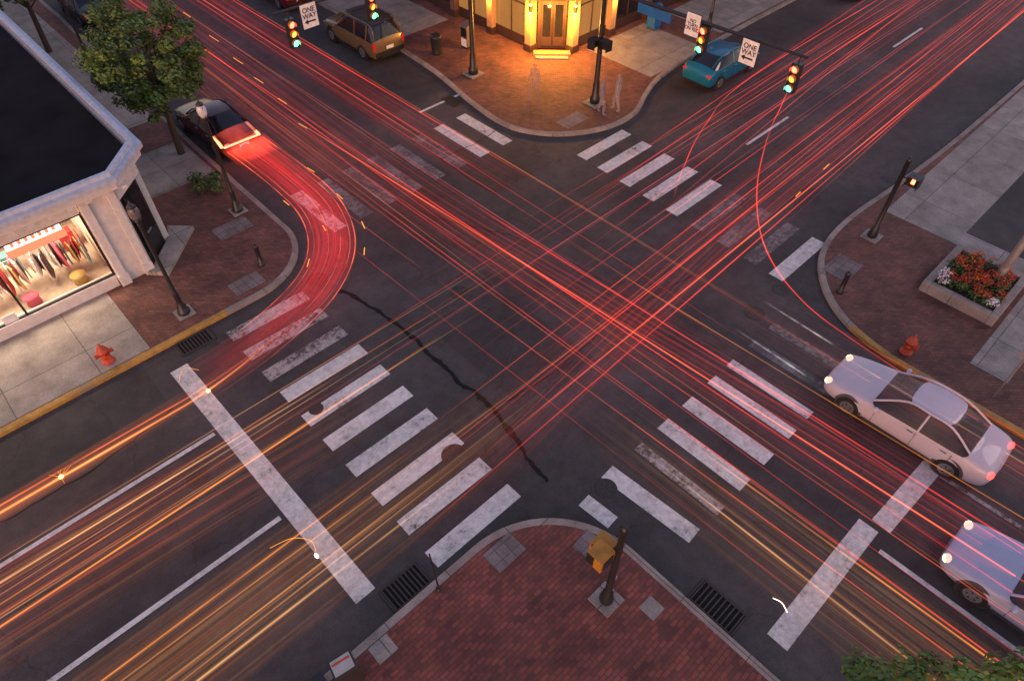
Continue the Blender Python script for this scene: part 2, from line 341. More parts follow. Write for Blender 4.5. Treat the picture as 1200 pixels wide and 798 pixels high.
# ------------------------------------------------------------------ street furniture
def lamp_post(x,y,h=4.4,glass=None):
    m=MB(); glass=glass or M_lampglass
    m.box((x,y,KH+.02),(.55,.55,.04),M_conc)
    m.lathe((x,y,KH+.04),[(0,.2),(.1,.2),(.14,.15),(.3,.14),(.36,.1),(.75,.085),(.8,.1),(.86,.07),(h-.8,.05),(h-.75,.08),(h-.7,.06),(h-.6,.09),(h-.55,.12)],M_black,14)
    m.lathe((x,y,KH+.04),[(h-.55,.10),(h-.42,.15),(h-.25,.16),(h-.12,.12),(h-.08,.08)],glass,14)
    m.lathe((x,y,KH+.04),[(h-.12,.135),(h-.07,.12),(h-.01,.05),(h+.05,.02),(h+.1,.01)],M_black,12)
    for a in range(4): 
        t=a*math.pi/2; m.cyl((x+.12*math.cos(t),y+.12*math.sin(t),KH+h-.5),(x+.15*math.cos(t),y+.15*math.sin(t),KH+h-.1),.012,.012,M_black,5)
    m.done('street_lamp')
lamp_post(6.9,22.4); lamp_post(2.97,18.66,4.3,plain('lamp_glass_dim',(.12,.11,.12),.3)); lamp_post(7.2,37); lamp_post(33,19.6)
def bollard(x,y):
    m=MB(); m.lathe((x,y,KH),[(0,.12),(.05,.12),(.07,.085),(.75,.08),(.78,.1),(.85,.085),(.9,.03)],M_black,14); m.done('bollard')
bollard(6.0,19.06); bollard(19.4,4.5)
def hydrant(x,y):
    m=MB(); c=(x,y,KH)
    m.lathe(c,[(0,.19),(.05,.19),(.06,.14),(.42,.13),(.44,.175),(.48,.175),(.5,.145),(.6,.12),(.67,.06),(.7,.035),(.76,.035)],M_hyd,14)
    m.cyl((x-.24,y,KH+.36),(x+.24,y,KH+.36),.065,.065,M_hyd,10); m.cyl((x,y-.22,KH+.33),(x,y,KH+.33),.08,.08,M_hyd,10)
    m.cyl((x-.27,y,KH+.36),(x-.22,y,KH+.36),.08,.08,M_hyd,6); m.cyl((x+.22,y,KH+.36),(x+.27,y,KH+.36),.08,.08,M_hyd,6)
    m.cyl((x,y-.25,KH+.33),(x,y-.21,KH+.33),.1,.1,M_hyd,6); m.done('fire_hydrant')
hydrant(.36,18.3); hydrant(18.4,1.75)
def ped_signal(m,x,y,z,face,housing,lit):
    a=math.atan2(face[1],face[0])-math.pi/2
    m.box((x,y,z),(.42,.2,.42),housing,a)
    f=Vector((face[0],face[1],0)); p=Vector((x,y,z))
    m.box(tuple(p+f*.105),(.34,.02,.34),M_signb,a); m.box(tuple(p-f*.11),(.3,.03,.3),M_black,a)
    if lit: 
        m.box(tuple(p+f*.12+Vector((0,0,-.02))),(.12,.01,.14),M_hand,a)
        for k in(-1,0,1): m.box(tuple(p+f*.12+Vector((-f.y,f.x,0))*k*.04+Vector((0,0,.09))),(.025,.01,.1),M_hand,a)
    for k in(-1,1): m.box(tuple(p+f*.2+Vector((-f.y,f.x,0))*k*.2),(.015,.2,.4),M_black,a)
    m.box(tuple(p+f*.2+Vector((0,0,.2))),(.42,.2,.015),housing,a)
def ped_pole(x,y,h,heads):
    m=MB(); m.box((x,y,KH+.02),(.6,.6,.04),M_conc)
    m.lathe((x,y,KH+.04),[(0,.17),(.12,.17),(.2,.14),(.4,.12),(.45,.085),(h-.1,.075),(h-.08,.1),(h,.08),(h+.08,.02)],M_black,14)
    for dx,dy,z,face,hs,lit in heads:
        m.cyl((x,y,z),(x+dx,y+dy,z),.03,.03,M_black,6); ped_signal(m,x+dx,y+dy,z,face,hs,lit)
    m.cyl((x+.1,y-.06,1.25),(x+.1,y+.06,1.25),.06,.06,M_grey,8)
    m.done('pedestrian_signal')
ped_pole(5.88,3.02,3.5,[(-.34,.1,2.65,(0,1),M_yel,False),(-.12,.36,2.35,(1,0),M_yel,False)])
ped_pole(22.9,5.17,3.2,[(.1,-.42,2.7,(-1,0),M_black,True)])
def signal_head(m,x,y,z,face,lens=('r','o','g')):
    a=math.atan2(face[1],face[0])-math.pi/2; f=Vector((face[0],face[1],0)); p=Vector((x,y,z))
    m.box((x,y,z),(.34,.22,1.05),M_black,a)
    for k,l in enumerate(lens):
        c=p+Vector((0,0,.34-.34*k)); mt={'r':M_red_em,'g':M_grn_em,'a':M_amb_em,'o':M_signb}[l]
        m.cyl(tuple(c+f*.11),tuple(c+f*.125),.125,.125,mt,16)
        n=12; vs=[];fs=[]; u=Vector((-f.y,f.x,0))
        for i in range(n+1):
            t=rad(-30+240*i/n); d=u*math.cos(t)+Vector((0,0,1))*math.sin(t)
            vs+=[tuple(c+f*.11+d*.145),tuple(c+f*.25+d*.14)]
        for i in range(n): fs.append((2*i,2*i+1,2*i+3,2*i+2))
        m.add(vs,fs,M_yel)
def mast(x,y,h,armdir,L,za,heads,face):
    root=empty('traffic_signal',(0,0,0)); m=MB()
    m.box((x,y,KH+.03),(.75,.75,.06),M_conc)
    m.lathe((x,y,KH+.06),[(0,.24),(.25,.24),(.35,.17),(.9,.15),(1.0,.12),(h,.085),(h+.05,.1),(h+.12,.03)],M_black,14)
    d=Vector((armdir[0],armdir[1],0)); p=Vector((x,y,za))
    m.cyl(tuple(p),tuple(p+d*L+Vector((0,0,.25))),.085,.05,M_black,10)
    m.cyl(tuple(p),tuple(p+d*.5+Vector((0,0,.02))),.12,.09,M_black,10)
    m.cyl((x,y,za-.2),(x,y,za+.2),.14,.14,M_black,12)
    for t,z in heads:
        q=p+d*t; signal_head(m,q.x,q.y,z,face,('r','a','g'))
        m.cyl((q.x,q.y,z),(q.x,q.y,za+.25*t/L),.025,.025,M_black,6)
    m.done('mast_arm',root); return root
def sign(root,kind,x,y,z,face,w=.6,h=.75):
    a=math.atan2(face[1],face[0])-math.pi/2+math.pi; f=Vector((face[0],face[1],0)); p=Vector((x,y,z))
    m=MB(); m.box((x,y,z),(w,.02,h),M_signb,a); q=p+f*.012; m.box(tuple(q),(w-.04,.01,h-.04),M_sign,a)
    r=(rad(90),0,a); t=p+f*.022; u=Vector((math.cos(a),math.sin(a),0))
    if kind=='oneway':
        s0=t+Vector((0,0,-.2)) 
        m.box(tuple(s0+u*.05),(w*.5,.008,.06),M_signb,a)
        tip=s0-u*w*.38; b0=s0-u*w*.15+Vector((0,0,.1)); b1=s0-u*w*.15-Vector((0,0,.1)); m.add([tuple(tip+f*.003),tuple(b1+f*.003),tuple(b0+f*.003)],[(0,1,2)],M_signb)
        text('ONE\nWAY',tuple(t+Vector((0,0,.1))),w*.36,r,M_signb,root)
    else: text('NO\nTURN\nON RED',tuple(t),w*.26,r,M_signb,root)
    m.done('sign_panel',root)
r=mast(22.7,18.5,6.3,(0,-1),9.0,5.1,[(4.9,4.65),(8.75,4.55)],(-1,0))
sign(r,'noturn',22.6,14.1,5.05,(-1,0),.66,.85); sign(r,'oneway',22.6,11.6,4.85,(-1,0),.7,.9)
m=MB(); m.box((22.6,15.9,4.95),(.03,1.6,.36),M_blue); m.done('street_name_plate',r)
m=MB(); ped_signal(m,22.6,18.05,3.0,(-1,0),M_black,False); ped_signal(m,22.3,18.6,3.0,(0,-1),M_black,False); m.cyl((22.7,18.5,3),(22.3,18.6,3),.03,.03,M_black,6); m.done('walk_signal',r)
r=mast(20.5,24.4,6.3,(-1,0),9.4,5.35,[(8.8,4.75),(5.2,4.75)],(0,-1))
sign(r,'oneway',12.5,24.3,5.2,(0,-1),.7,.9)
m=MB(); m.cyl((3.2,5.9,KH),(3.15,5.92,KH+1.9),.025,.02,M_black,8); m.lathe((3.2,5.9,KH),[(0,.07),(.03,.07),(.05,.03)],M_black,10); m.done('metal_post')
m=MB(); m.cyl((18.55,-.8,KH),(18.55,-.8,KH+2),.028,.028,M_grey,8); m.box((18.55,-.78,KH+1.85),(.03,.3,.4),M_grey); m.done('sign_post')
m=MB(); m.lathe((23.5,1.1,KH),[(0,.24),(.1,.24),(.14,.15),(.9,.13),(9,.07)],M_grey,16); m.cyl((23.5,1.1,9),(22.0,2.6,9.5),.05,.04,M_grey,8); m.box((21.8,2.8,9.5),(.3,.8,.14),M_grey,rad(45)); m.done('light_pole')
m=MB(); m.lathe((20.6,27.3,KH),[(0,.24),(.06,.26),(.1,.25),(.8,.3),(.86,.32),(.92,.3),(.98,.18),(.99,.12)],M_black,18); m.done('trash_can')
def newsbox(x,y,rz,mat,panel,name='newspaper_box',top=None):
    m=MB(); m.X=Matrix.Translation((x,y,KH))@Matrix.Rotation(rz,4,'Z')
    m.box((0,0,.06),(.4,.36,.12),M_black); m.box((0,0,.62),(.5,.44,1.0),mat); m.box((0,-.225,.8),(.4,.012,.45),M_glass); m.box((0,-.225,.3),(.4,.012,.4),panel)
    m.box((0,.02,1.16),(.5,.46,.05),mat,rx=rad(14)); m.box((0,-.25,.56),(.2,.03,.03),M_grey)
    if top: m.box((0,.02,1.192),(.42,.38,.012),top,rx=rad(14)); m.box((0,-.06,1.184),(.38,.05,.012),M_hyd,rx=rad(14))
    m.done(name,bevel=.012)
newsbox(22.2,26.8,rad(-90),plain('box_grey',(.12,.1,.1),.5),M_sign)
newsbox(.55,5.62,rad(170),plain('box_dark',(.03,.028,.03),.5),M_sign,top=plain('box_cream',(.45,.42,.38),.5)); newsbox(-.1,5.62,rad(176),M_black,M_hyd)
m=MB(); m.X=Matrix.Translation((30.8,21.6,KH)) 
for sx in(-.22,.22):
    for sy in(-.2,.2): m.box((sx,sy,.08),(.06,.06,.16),M_blue)
m.box((0,0,.6),(.56,.52,.9),M_blue)
P=[(.26*math.cos(rad(t)),1.05+.26*math.sin(rad(t))) for t in range(0,181,15)]; n=len(P)
m.add([(-.28,p[0],p[1]) for p in P]+[(.28,p[0],p[1]) for p in P],[tuple(range(n)),tuple(range(2*n-1,n-1,-1))]+[(i,i+n,i+1+n,i+1) for i in range(n-1)],M_blue,True)
m.box((0,-.27,1.0),(.4,.03,.18),M_signb); m.done('mailbox')

# ------------------------------------------------------------------ foliage
def leaves(mb,cs,n,size,mats,flat=1):
    for c,r in cs:
        mt=random.choice(mats)
        for _ in range(n):
            d=Vector((random.gauss(0,1),random.gauss(0,1),random.gauss(0,1))).normalized(); rr=r*random.uniform(.25,1)**.6
            p=Vector(c)+Vector((d.x*rr,d.y*rr,d.z*rr*.75*flat))
            nrm=(d+Vector((random.gauss(0,.5),random.gauss(0,.5),random.gauss(.4,.5)))).normalized()
            a=nrm.cross(Vector((random.random(),random.random(),random.random()))).normalized(); b2=nrm.cross(a)
            s_=size*random.uniform(.6,1.3)
            mb.add([p-a*s_,p-b2*s_*.55,p+a*s_,p+b2*s_*.55],[(0,1,2,3)],mt if random.random()<.75 else random.choice(mats))
def tree(x,y,h,R,seed,nc=110,nl=80,name='tree',mats=None,size=.1,zr=.85,base=KH):
    random.seed(seed); root=empty(name,(x,y,base)); m=MB(); mats=mats or [M_leafA,M_leafB,M_leafC]
    cz=h-R*zr
    p=Vector((0,0,0)); q=Vector((.08,-.05,cz*.5)); q2=Vector((0,.1,cz*.85))
    m.cyl(p,q,.15,.11,M_bark,10); m.cyl(q,q2,.11,.08,M_bark,10)
    cs=[]
    for i in range(nc):
        d=Vector((random.gauss(0,1),random.gauss(0,1),random.gauss(0,1))).normalized()
        k=1+.28*mnoise.noise(d*2.1+Vector((seed,0,0))); rr=R*k*random.uniform(.35,1)**.5
        c=Vector((d.x*rr,d.y*rr,cz+d.z*rr*zr)); cs.append((c,R*random.uniform(.10,.22)))
        if i%5==0: m.cyl(q2 if i%2 else q,tuple(c),.035,.01,M_bark,5,False)
    m.done('trunk',root); l=MB(); leaves(l,cs,nl,size,mats); l.done('crown',root); return root
tree(7.1,27.6,6.0,2.2,3,160,120,size=.08)
tree(6.4,41,6.0,2.2,5,90,70,mats=[M_leafB,M_leafC])
tree(7.0,52,7,2.6,6,80,60,mats=[M_leafB])
M_leafD=plain('leaf_bright',(.14,.24,.04),.6,var=.3,scale=3)
tree(6.7,-3.5,5.6,2.1,11,100,110,mats=[M_leafA,M_leafC,M_leafD],size=.065)
random.seed(21)
m=MB(); leaves(m,[(Vector((6.9+random.uniform(-.5,.5),24.6+random.uniform(-.8,.8),KH+.3)),.35) for _ in range(7)],70,.07,[M_leafB,M_leafC]); m.done('shrub')
M_fo=plain('flower_orange',(.70,.13,.01),.6); M_fr=plain('flower_red',(.40,.03,.015),.6); M_fw=plain('flower_white',(.75,.75,.8),.6); M_soil=plain('soil',(.03,.02,.015),.9)
root=empty('flower_planter'); m=MB()
x0,x1,y0,y1=21.4,24.2,.35,2.75
for c,d in((((x0+x1)/2,y0+.12,KH+.2),(x1-x0,.24,.4)),(((x0+x1)/2,y1-.12,KH+.2),(x1-x0,.24,.4)),((x0+.12,(y0+y1)/2,KH+.199),(.24,y1-y0-.484,.398)),((x1-.12,(y0+y1)/2,KH+.199),(.24,y1-y0-.484,.398))): m.box(c,d,M_kerb)
m.box(((x0+x1)/2,(y0+y1)/2,KH+.13),(x1-x0-.49,y1-y0-.49,.26),M_soil); m.done('planter_wall',root,bevel=.02)
m=MB()
for i in range(75):
    cx=random.uniform(x0+.3,x1-.3); cy=random.uniform(y0+.3,y1-.3); leaves(m,[(Vector((cx,cy,KH+.44)),.24)],45,.045,[M_leafB,M_leafC])
    mt=M_fo if random.random()<.6 else M_fr
    leaves(m,[(Vector((cx+.1,cy,KH+.60)),.17)],30,.032,[mt])
for cx,cy in((21.75,2.3),(21.8,.75),(22.1,2.4)): leaves(m,[(Vector((cx,cy,KH+.58)),.22)],110,.035,[M_fw])
m.done('flowers',root)

# ------------------------------------------------------------------ buildings
root=empty('corner_shop')
w=MB()
w.box((-14.0,21.55,3.5),(32.0,.3,.8),M_white_st)
w.box((-14.0,21.55,.33),(32.0,.3,.44),M_white_st)
w.box((2.62,21.55,2.0),(1.16,.3,3.78),M_white_st)
w.prism([(3.2,21.4),(4.3,22.5),(4.06,22.66),(3.0,21.7)],3.0,3.9,M_white_st)
w.box((4.15,41.3,2.0),(.3,37.5,3.78),M_white_st)
w.prism([(-30,21.45),(3.12,21.45),(4.25,22.58),(4.25,60),(-30,60)],3.905,3.97,M_roof)
w.box((-4.6,21.55,1.82),(.35,.34,2.53),M_white_st); w.box((-11,21.55,1.82),(.35,.34,2.53),M_white_st)
for x in(2.2,3.02): w.box((x,21.36,1.9),(.26,.12,3.3),M_white_st)
for x in(2.2,3.02): w.box((x,21.34,.34),(.34,.2,.42),M_white_st)
w.done('walls',root,bevel=.015)
w=MB()
w.prism([(-30,21.02),(3.25,21.02),(4.56,22.36),(4.56,60),(4.32,60),(4.32,22.52),(3.18,21.38),(-30,21.38)],3.62,3.9,M_white_st)
w.prism([(-30,20.86),(3.3,20.86),(4.7,22.28),(4.7,60),(4.45,60),(4.45,22.45),(3.24,21.15),(-30,21.15)],3.903,4.06,M_cop)
w.prism([(-30,21.05),(3.24,21.05),(4.52,22.38),(4.52,60),(4.38,60),(4.38,22.46),(3.18,21.2),(-30,21.2)],4.063,4.2,M_cop)
for i in range(60): 
    w.box((-29+i*.55,21.2,3.56),(.16,.3,.12),M_white_st)
w.done('parapet',root)
w=MB()
w.box((-1,29,4.1),(1.2,1.0,.5),M_grey); w.box((-1,29,4.4),(1.3,1.1,.06),M_black); w.cyl((1.5,27,3.9),(1.5,27,4.4),.08,.08,M_grey,10); w.box((-6,33,4.3),(2,1.6,.8),M_grey); w.cyl((-4,26,3.9),(-4,26,4.3),.12,.12,M_black,10)
w.done('roof_vents',root)
w=MB()
M_floor=plain('shop_floor',(.42,.34,.26),.4); M_wallin=plain('shop_wall',(.7,.56,.46),.7)
w.box((-6,24,.2),(16.2,4.6,.1),M_floor); w.box((-6,26.35,2),(16.2,.1,3.4),M_wallin); w.box((2.1,24,2),(.1,4.6,3.4),M_wallin); w.box((-6,24,3.76),(16.2,4.6,.08),M_wallin)
w.done('shop_interior',root)
random.seed(4); w=MB()
cols=[(.5,.05,.05),(.1,.08,.09),(.6,.58,.55),(.1,.22,.25),(.45,.3,.1),(.5,.1,.15),(.7,.55,.5)]; cl=[plain('cloth_%d'%i,c,.9) for i,c in enumerate(cols)]
for x in [-9.2+.62*i for i in range(18)]:
    if abs(x+4.6)<.4: continue
    for k in range(6): w.box((x+k*.09,23.0+random.uniform(-.25,.35),1.05+random.uniform(-.15,.1)),(.045,.5,random.uniform(.6,1.0)),random.choice(cl),taper=.7,rz=rad(random.uniform(-15,15)))
    for zz in(.95,1.55,2.15): w.box((x+.2,25.7,zz),(random.uniform(.2,.5),.4,random.uniform(.15,.3)),random.choice(cl))
    w.box((x+.2,24.4,.6),(.45,.4,.7+random.uniform(0,.3)),random.choice(cl))
w.cyl((-9,23.05,1.58),(1.5,23.05,1.58),.02,.02,M_grey,6)
for zz in(.8,1.4,2.0): w.box((-6,25.9,zz),(15,.5,.04),M_grey)
for x in(-3.4,-2.0,-.4,1.1): w.lathe((x,22.3,.25),[(0,.22),(.25,.2),(.3,.25),(.34,.25)],random.choice(cl),14)
w.done('merchandise',root)
w=MB(); M_wsign=emis('lit_sign_white',(1,.80,.62),3.0); M_rsign=emis('lit_sign_red',(1,.12,.06),3.0)
for cx in(-1.9,.6): 
    w.box((cx,21.95,2.72),(1.6,.06,.34),M_wsign); w.box((cx,21.88,2.45),(1.7,.2,.14),M_rsign,rx=rad(25))
    for k in range(7): w.box((cx-.6+.2*k,21.91,2.72),(.1,.03,.16),M_rsign)
w.done('lit_shop_sign',root)
w=MB()
for x in(-9.5,-8,-6.4,-4.78,-4.4,-2.9,-.75,2.0): w.box((x,21.5,1.82),(.07,.1,2.52),M_black)
for zz in(.58,3.06): w.box((-4,21.5,zz),(12.2,.08,.06),M_black)
w.box((-3.2,21.42,.95),(.8,.02,.6),plain('teal_poster',(.03,.35,.38),.5)); w.box((-2.1,21.42,.8),(.6,.02,.4),M_signb); w.box((-1.2,21.42,.75),(.4,.02,.3),M_sign)
w.done('window_frames',root)
w=MB(); a=rad(45)
w.box((3.62,22.08,1.65),(1.25,.08,2.9),M_black,a); w.box((3.66,22.04,1.75),(.95,.08,2.3),M_glass,a); w.box((3.70,22.0,1.2),(.3,.04,.05),M_grey,a)
w.box((4.28,24.4,1.9),(.1,1.8,1.9),M_black); w.box((4.3,24.4,1.9),(.1,1.6,1.7),M_glass)
w.done('shop_door',root)
w=MB(); w.prism([(2.9,21.2),(3.4,20.7),(5.2,22.5),(4.5,23.2),(4.3,22.6),(3.2,21.4)],KH-.01,KH+.16,M_conc); w.done('door_step',root,bevel=.02)
for x in(-7.5,-1.2):
    l=D.lights.new('shop_light','AREA'); l.energy=560; l.size=4; l.size_y=2; l.shape='RECTANGLE'; l.color=(1,.78,.55); o=D.objects.new('shop_light',l); o.location=(x,23.6,3.6); C.collection.objects.link(o); o.parent=root

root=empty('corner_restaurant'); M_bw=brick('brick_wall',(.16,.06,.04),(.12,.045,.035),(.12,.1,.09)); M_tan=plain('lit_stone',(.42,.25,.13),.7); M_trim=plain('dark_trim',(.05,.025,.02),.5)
M_warmwin=plain('window_warm',(.04,.03,.02),.1,emit=(1,.42,.10),es=.35,spec=.8,scale=2)
w=MB()
fp=[(24.1,24.2),(24.1,60),(60,60),(60,22.6),(25.7,22.6)]
w.prism([(24.6,24.5),(24.6,60),(60,60),(60,23.1),(26.0,23.1)],KH-.02,3.0,M_dark)
w.prism(fp,3.0,8.5,M_bw); w.prism([(p[0]-.2 if p[0]<30 else p[0],p[1]-.2 if p[1]<30 else p[1]) for p in fp],8.503,8.9,M_trim)
w.prism([(24.0,24.15),(24.0,60),(24.1,60),(24.1,24.2),(25.7,22.6),(60,22.6),(60,22.5),(25.65,22.5)],2.7,3.0,M_trim)
w.done('walls',root)
w=MB()
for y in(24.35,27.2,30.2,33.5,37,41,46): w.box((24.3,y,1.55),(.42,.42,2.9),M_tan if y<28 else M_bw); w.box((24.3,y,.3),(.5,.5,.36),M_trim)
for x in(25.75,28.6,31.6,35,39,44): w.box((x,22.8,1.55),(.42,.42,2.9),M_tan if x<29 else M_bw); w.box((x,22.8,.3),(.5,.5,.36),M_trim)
w.done('columns',root,bevel=.02)
w=MB()
for i,(a0,a1) in enumerate(((24.6,27),(27.4,30),(30.4,33.3),(33.7,36.8),(37.2,40.8))):
    w.box((24.42,(a0+a1)/2,1.7),(.06,a1-a0,2.1),M_warmwin if i<2 else M_glass); w.box((24.42,(a0+a1)/2,.4),(.14,a1-a0,.5),M_trim); w.box((24.37,(a0+a1)/2,1.7),(.06,.06,2.1),M_trim); w.box((24.37,(a0+a1)/2,2.2),(.06,a1-a0,.06),M_trim)
for i,(a0,a1) in enumerate(((26,28.4),(28.8,31.4),(31.8,34.8),(35.2,38.8),(39.2,43.8))):
    w.box(((a0+a1)/2,22.95,1.7),(a1-a0,.06,2.1),M_warmwin if i<1 else M_glass); w.box(((a0+a1)/2,22.95,.4),(a1-a0,.14,.5),M_trim); w.box(((a0+a1)/2,22.9,1.7),(.06,.06,2.1),M_trim); w.box(((a0+a1)/2,22.9,2.2),(a1-a0,.06,.06),M_trim)
for y in(26,29,32,35,39): w.box((24.08,y,5.6),(.06,1.1,1.9),M_glass); w.box((24.04,y,4.55),(.16,1.3,.14),M_tan)
for x in(27.5,30.5,34,38): w.box((x,22.58,5.6),(1.1,.06,1.9),M_glass); w.box((x,22.54,4.55),(1.3,.16,.14),M_tan)
w.done('windows',root)
w=MB(); a=rad(-45) 
w.box((25.15,23.65,1.6),(1.5,.1,2.8),M_trim,a) 
for k in(-.3,.3): w.box((25.1+k*.707,23.6-k*.707,1.45),(.52,.08,2.2),M_trim,a); w.box((25.07+k*.707,23.57-k*.707,1.6),(.38,.06,1.5),M_glass,a)
w.box((25.04,23.54,2.75),(1.2,.06,.3),M_warmwin,a)
w.prism([(24.2,24.0),(25.5,22.7),(25.2,22.4),(23.9,23.7)],KH,KH+.15,M_tan); w.prism([(23.95,23.6),(25.1,22.45),(24.9,22.25),(23.75,23.4)],KH,KH+.08,M_kerb)
w.done('entrance_door',root)
w=MB()
WL=[(24.05,24.12),(25.55,22.55),(24.0,27.2),(28.6,22.5)]
for x,y in WL: w.box((x,y,2.3),(.14,.14,.3),M_black); w.cyl((x,y,2.12),(x,y,2.15),.06,.06,M_warm_em,10); w.cyl((x,y,2.45),(x,y,2.48),.06,.06,M_warm_em,10)
w.done('wall_lanterns',root)
for x,y,e in((23.7,23.95,560),(25.3,22.2,560),(24.1,22.8,420),(23.8,27.2,130),(28.6,22.3,110)):
    l=D.lights.new('lantern_light','POINT'); l.energy=e; l.color=(1,.40,.05); l.shadow_soft_size=.08; o=D.objects.new('lantern_light',l); o.location=(x,y,1.9); C.collection.objects.link(o); o.parent=root

# ------------------------------------------------------------------ cars
ST={'sedan':([(2.36,.60,.36,.54,.58,.48),(2.27,.78,.22,.62,.68,.62),(1.9,.87,.2,.69,.77,.70),(1.4,.91,.2,.77,.86,.74),(.95,.91,.2,.87,.94,.74),(.25,.91,.2,.93,1.39,.58),(-.35,.91,.2,.94,1.45,.60),(-.95,.91,.2,.95,1.40,.58),(-1.6,.90,.2,.95,1.04,.68),(-2.05,.87,.22,.92,.99,.68),(-2.27,.80,.3,.84,.92,.62),(-2.36,.62,.4,.62,.68,.5)],4,5,7,8,1.42,-1.4),
'suv':([(2.3,.68,.4,.7,.76,.55),(2.2,.88,.3,.84,.95,.74),(1.5,.95,.28,.97,1.08,.82),(.95,.96,.28,1.04,1.14,.82),(.4,.96,.28,1.07,1.78,.76),(-.8,.96,.28,1.08,1.86,.78),(-2.12,.96,.28,1.08,1.82,.77),(-2.32,.95,.3,1.06,1.16,.82),(-2.38,.92,.34,.9,1.0,.78),(-2.42,.84,.42,.7,.78,.7)],3,4,6,7,1.4,-1.35),
'hatch':([(2.2,.60,.36,.56,.6,.48),(2.1,.78,.22,.66,.72,.62),(1.7,.86,.2,.74,.84,.70),(1.1,.88,.2,.87,.95,.72),(.35,.88,.2,.95,1.42,.58),(-.3,.88,.2,.97,1.48,.60),(-1.2,.88,.2,1.0,1.40,.56),(-1.85,.86,.24,1.0,1.1,.62),(-2.08,.80,.3,.88,.96,.6),(-2.18,.66,.4,.65,.7,.5)],3,4,6,7,1.35,-1.3)}
def car(name,kind,x,y,rz,body,glass=None,head=None,tail=None,wheels=True,det=None,roof=None):
    S,cw,rf,rr,dk,wf,wr=ST[kind]; glass=glass or M_glass; det=det or M_black
    root=empty(name,(x,y,0),rz); m=MB(); vs=[];n=12
    for (yy,hw,zb,bl,tp_,wt) in S:
        h=[(0,zb),(hw-.08,zb),(hw,zb+.18),(hw+.01,(zb+bl)/2+.08),(hw-.03,bl),(wt,tp_),(0,tp_+.035)]
        ring=h+[(-a_,z_) for a_,z_ in h[-2:0:-1]]
        vs+=[(a_,yy,z_) for a_,z_ in ring]
    for i in range(len(S)-1):
        for j in range(n):
            f=(i*n+j,(i+1)*n+j,(i+1)*n+(j+1)%n,i*n+(j+1)%n)
            mt=body
            if cw<=i<dk and j in(4,7): mt=glass
            if (i==cw or i==rr) and j in(5,6): mt=glass
            if roof and rf<=i<rr and j in(5,6): mt=roof
            if j in(0,11): mt=det
            m.add([vs[k] for k in f],[(0,1,2,3)],mt,True)
    m.add(vs[:n],[tuple(range(n))],body,True); m.add(vs[-n:],[tuple(range(n-1,-1,-1))],body,True)
    o=m.done('body',root)
    bm=bmesh.new(); bm.from_mesh(o.data); bmesh.ops.remove_doubles(bm,verts=bm.verts,dist=.0005); bmesh.ops.recalc_face_normals(bm,faces=bm.faces)
    cl_=bm.edges.layers.float.new('crease_edge')
    for e in bm.edges:
        ms={f.material_index for f in e.link_faces}
        if len(ms)>1: e[cl_]=.75 if kind=='suv' else .55
    bm.to_mesh(o.data); bm.free()
    q=o.modifiers.new('s','SUBSURF'); q.levels=3; q.render_levels=3
    d=MB()
    for sx in(-1,1):
        pts=[Vector((sx*(S[i][5]-.005),S[i][0],S[i][4]-.004)) for i in range(cw,dk+1)]
        pts=smoothpath(pts,4)
        for i in range(len(pts)-1): d.cyl(pts[i],pts[i+1],.032,.032,body,6,False)
        k=S[(rf+rr)//2]; d.cyl((sx*(k[1]-.05),k[0],k[3]),(sx*(k[5]+.01),k[0],k[4]-.04),.035,.03,body,6)
        if kind=='suv': k=S[rr]; d.cyl((sx*(k[1]-.05),k[0]+.35,k[3]),(sx*(k[5]+.01),k[0]+.3,k[4]-.04),.05,.04,body,6)
        d.sph((sx*(S[cw][1]+.09),S[cw][0]-.2,S[cw][3]+.05),(.11,.07,.075),body,8,6)
        hw=S[cw+1][1]
        for yy in(-.2,-1.1): d.box((sx*(hw+.0),yy,S[cw+1][3]-.1),(.03,.16,.03),M_rim)
        for yy in(.75,-.35,-1.3): d.box((sx*(hw-.002),yy,.62),(.012,.012,.5),det)
        d.box((sx*(hw-.01),0,.27),(.03,2.0,.07),det)
    R=.33 if kind!='suv' else .37
    for yy in(wf,wr):
        for sx in(-1,1):
            hw=.9 if kind=='sedan' else .95 if kind=='suv' else .875
            d.cyl((sx*(hw-.2),yy,R+.02),(sx*(hw+.0),yy,R+.02),R+.07,R+.07,det,24)
            if wheels:
                d.cyl((sx*(hw-.2),yy,R),(sx*(hw+.025),yy,R),R,R*.97,M_tyre,24)
                d.cyl((sx*(hw+.0),yy,R),(sx*(hw+.032),yy,R),R*.66,R*.62,M_rim,20)
                for a_ in range(5):
                    t=a_*2*math.pi/5; d.box((sx*(hw+.034),yy+math.cos(t)*R*.34,R+math.sin(t)*R*.34),(.01,.05,R*.1),M_tyre,rx=t)
    F=S[1]; B=S[-2]
    for sx in(-1,1):
        d.sph((sx*(F[1]-.17),F[0]-.03,F[3]-.06),(.15,.10,.055),head or M_rim,10,6)
        if kind=='suv': d.box((sx*(B[1]-.06),B[0]+.02,B[3]+.02),(.12,.1,.34),tail or M_trl)
        else: d.sph((sx*(B[1]-.14),B[0]+.02,B[3]-.08),(.15,.08,.08),tail or M_trl,10,6)
    d.box((0,F[0]+.06,.48),(.8,.05,.16),det); d.box((0,F[0]+.03,.32),(1.1,.08,.1),det); d.box((0,B[0]-.07,.58 if kind!='suv' else .75),(.42,.03,.15),M_sign); d.box((0,B[0]-.03,.36),(1.2,.08,.12),det)
    if kind=='suv':
        for sx in(-.6,.6): d.cyl((sx,.1,1.93),(sx,-1.9,1.93),.025,.025,M_black,6)
        for yy in(-.3,-1.4): d.cyl((-.6,yy,1.93),(.6,yy,1.93),.022,.022,M_black,6)
        d.box((0,-2.36,.5),(1.7,.14,.2),det)
    d.done('details',root); return root
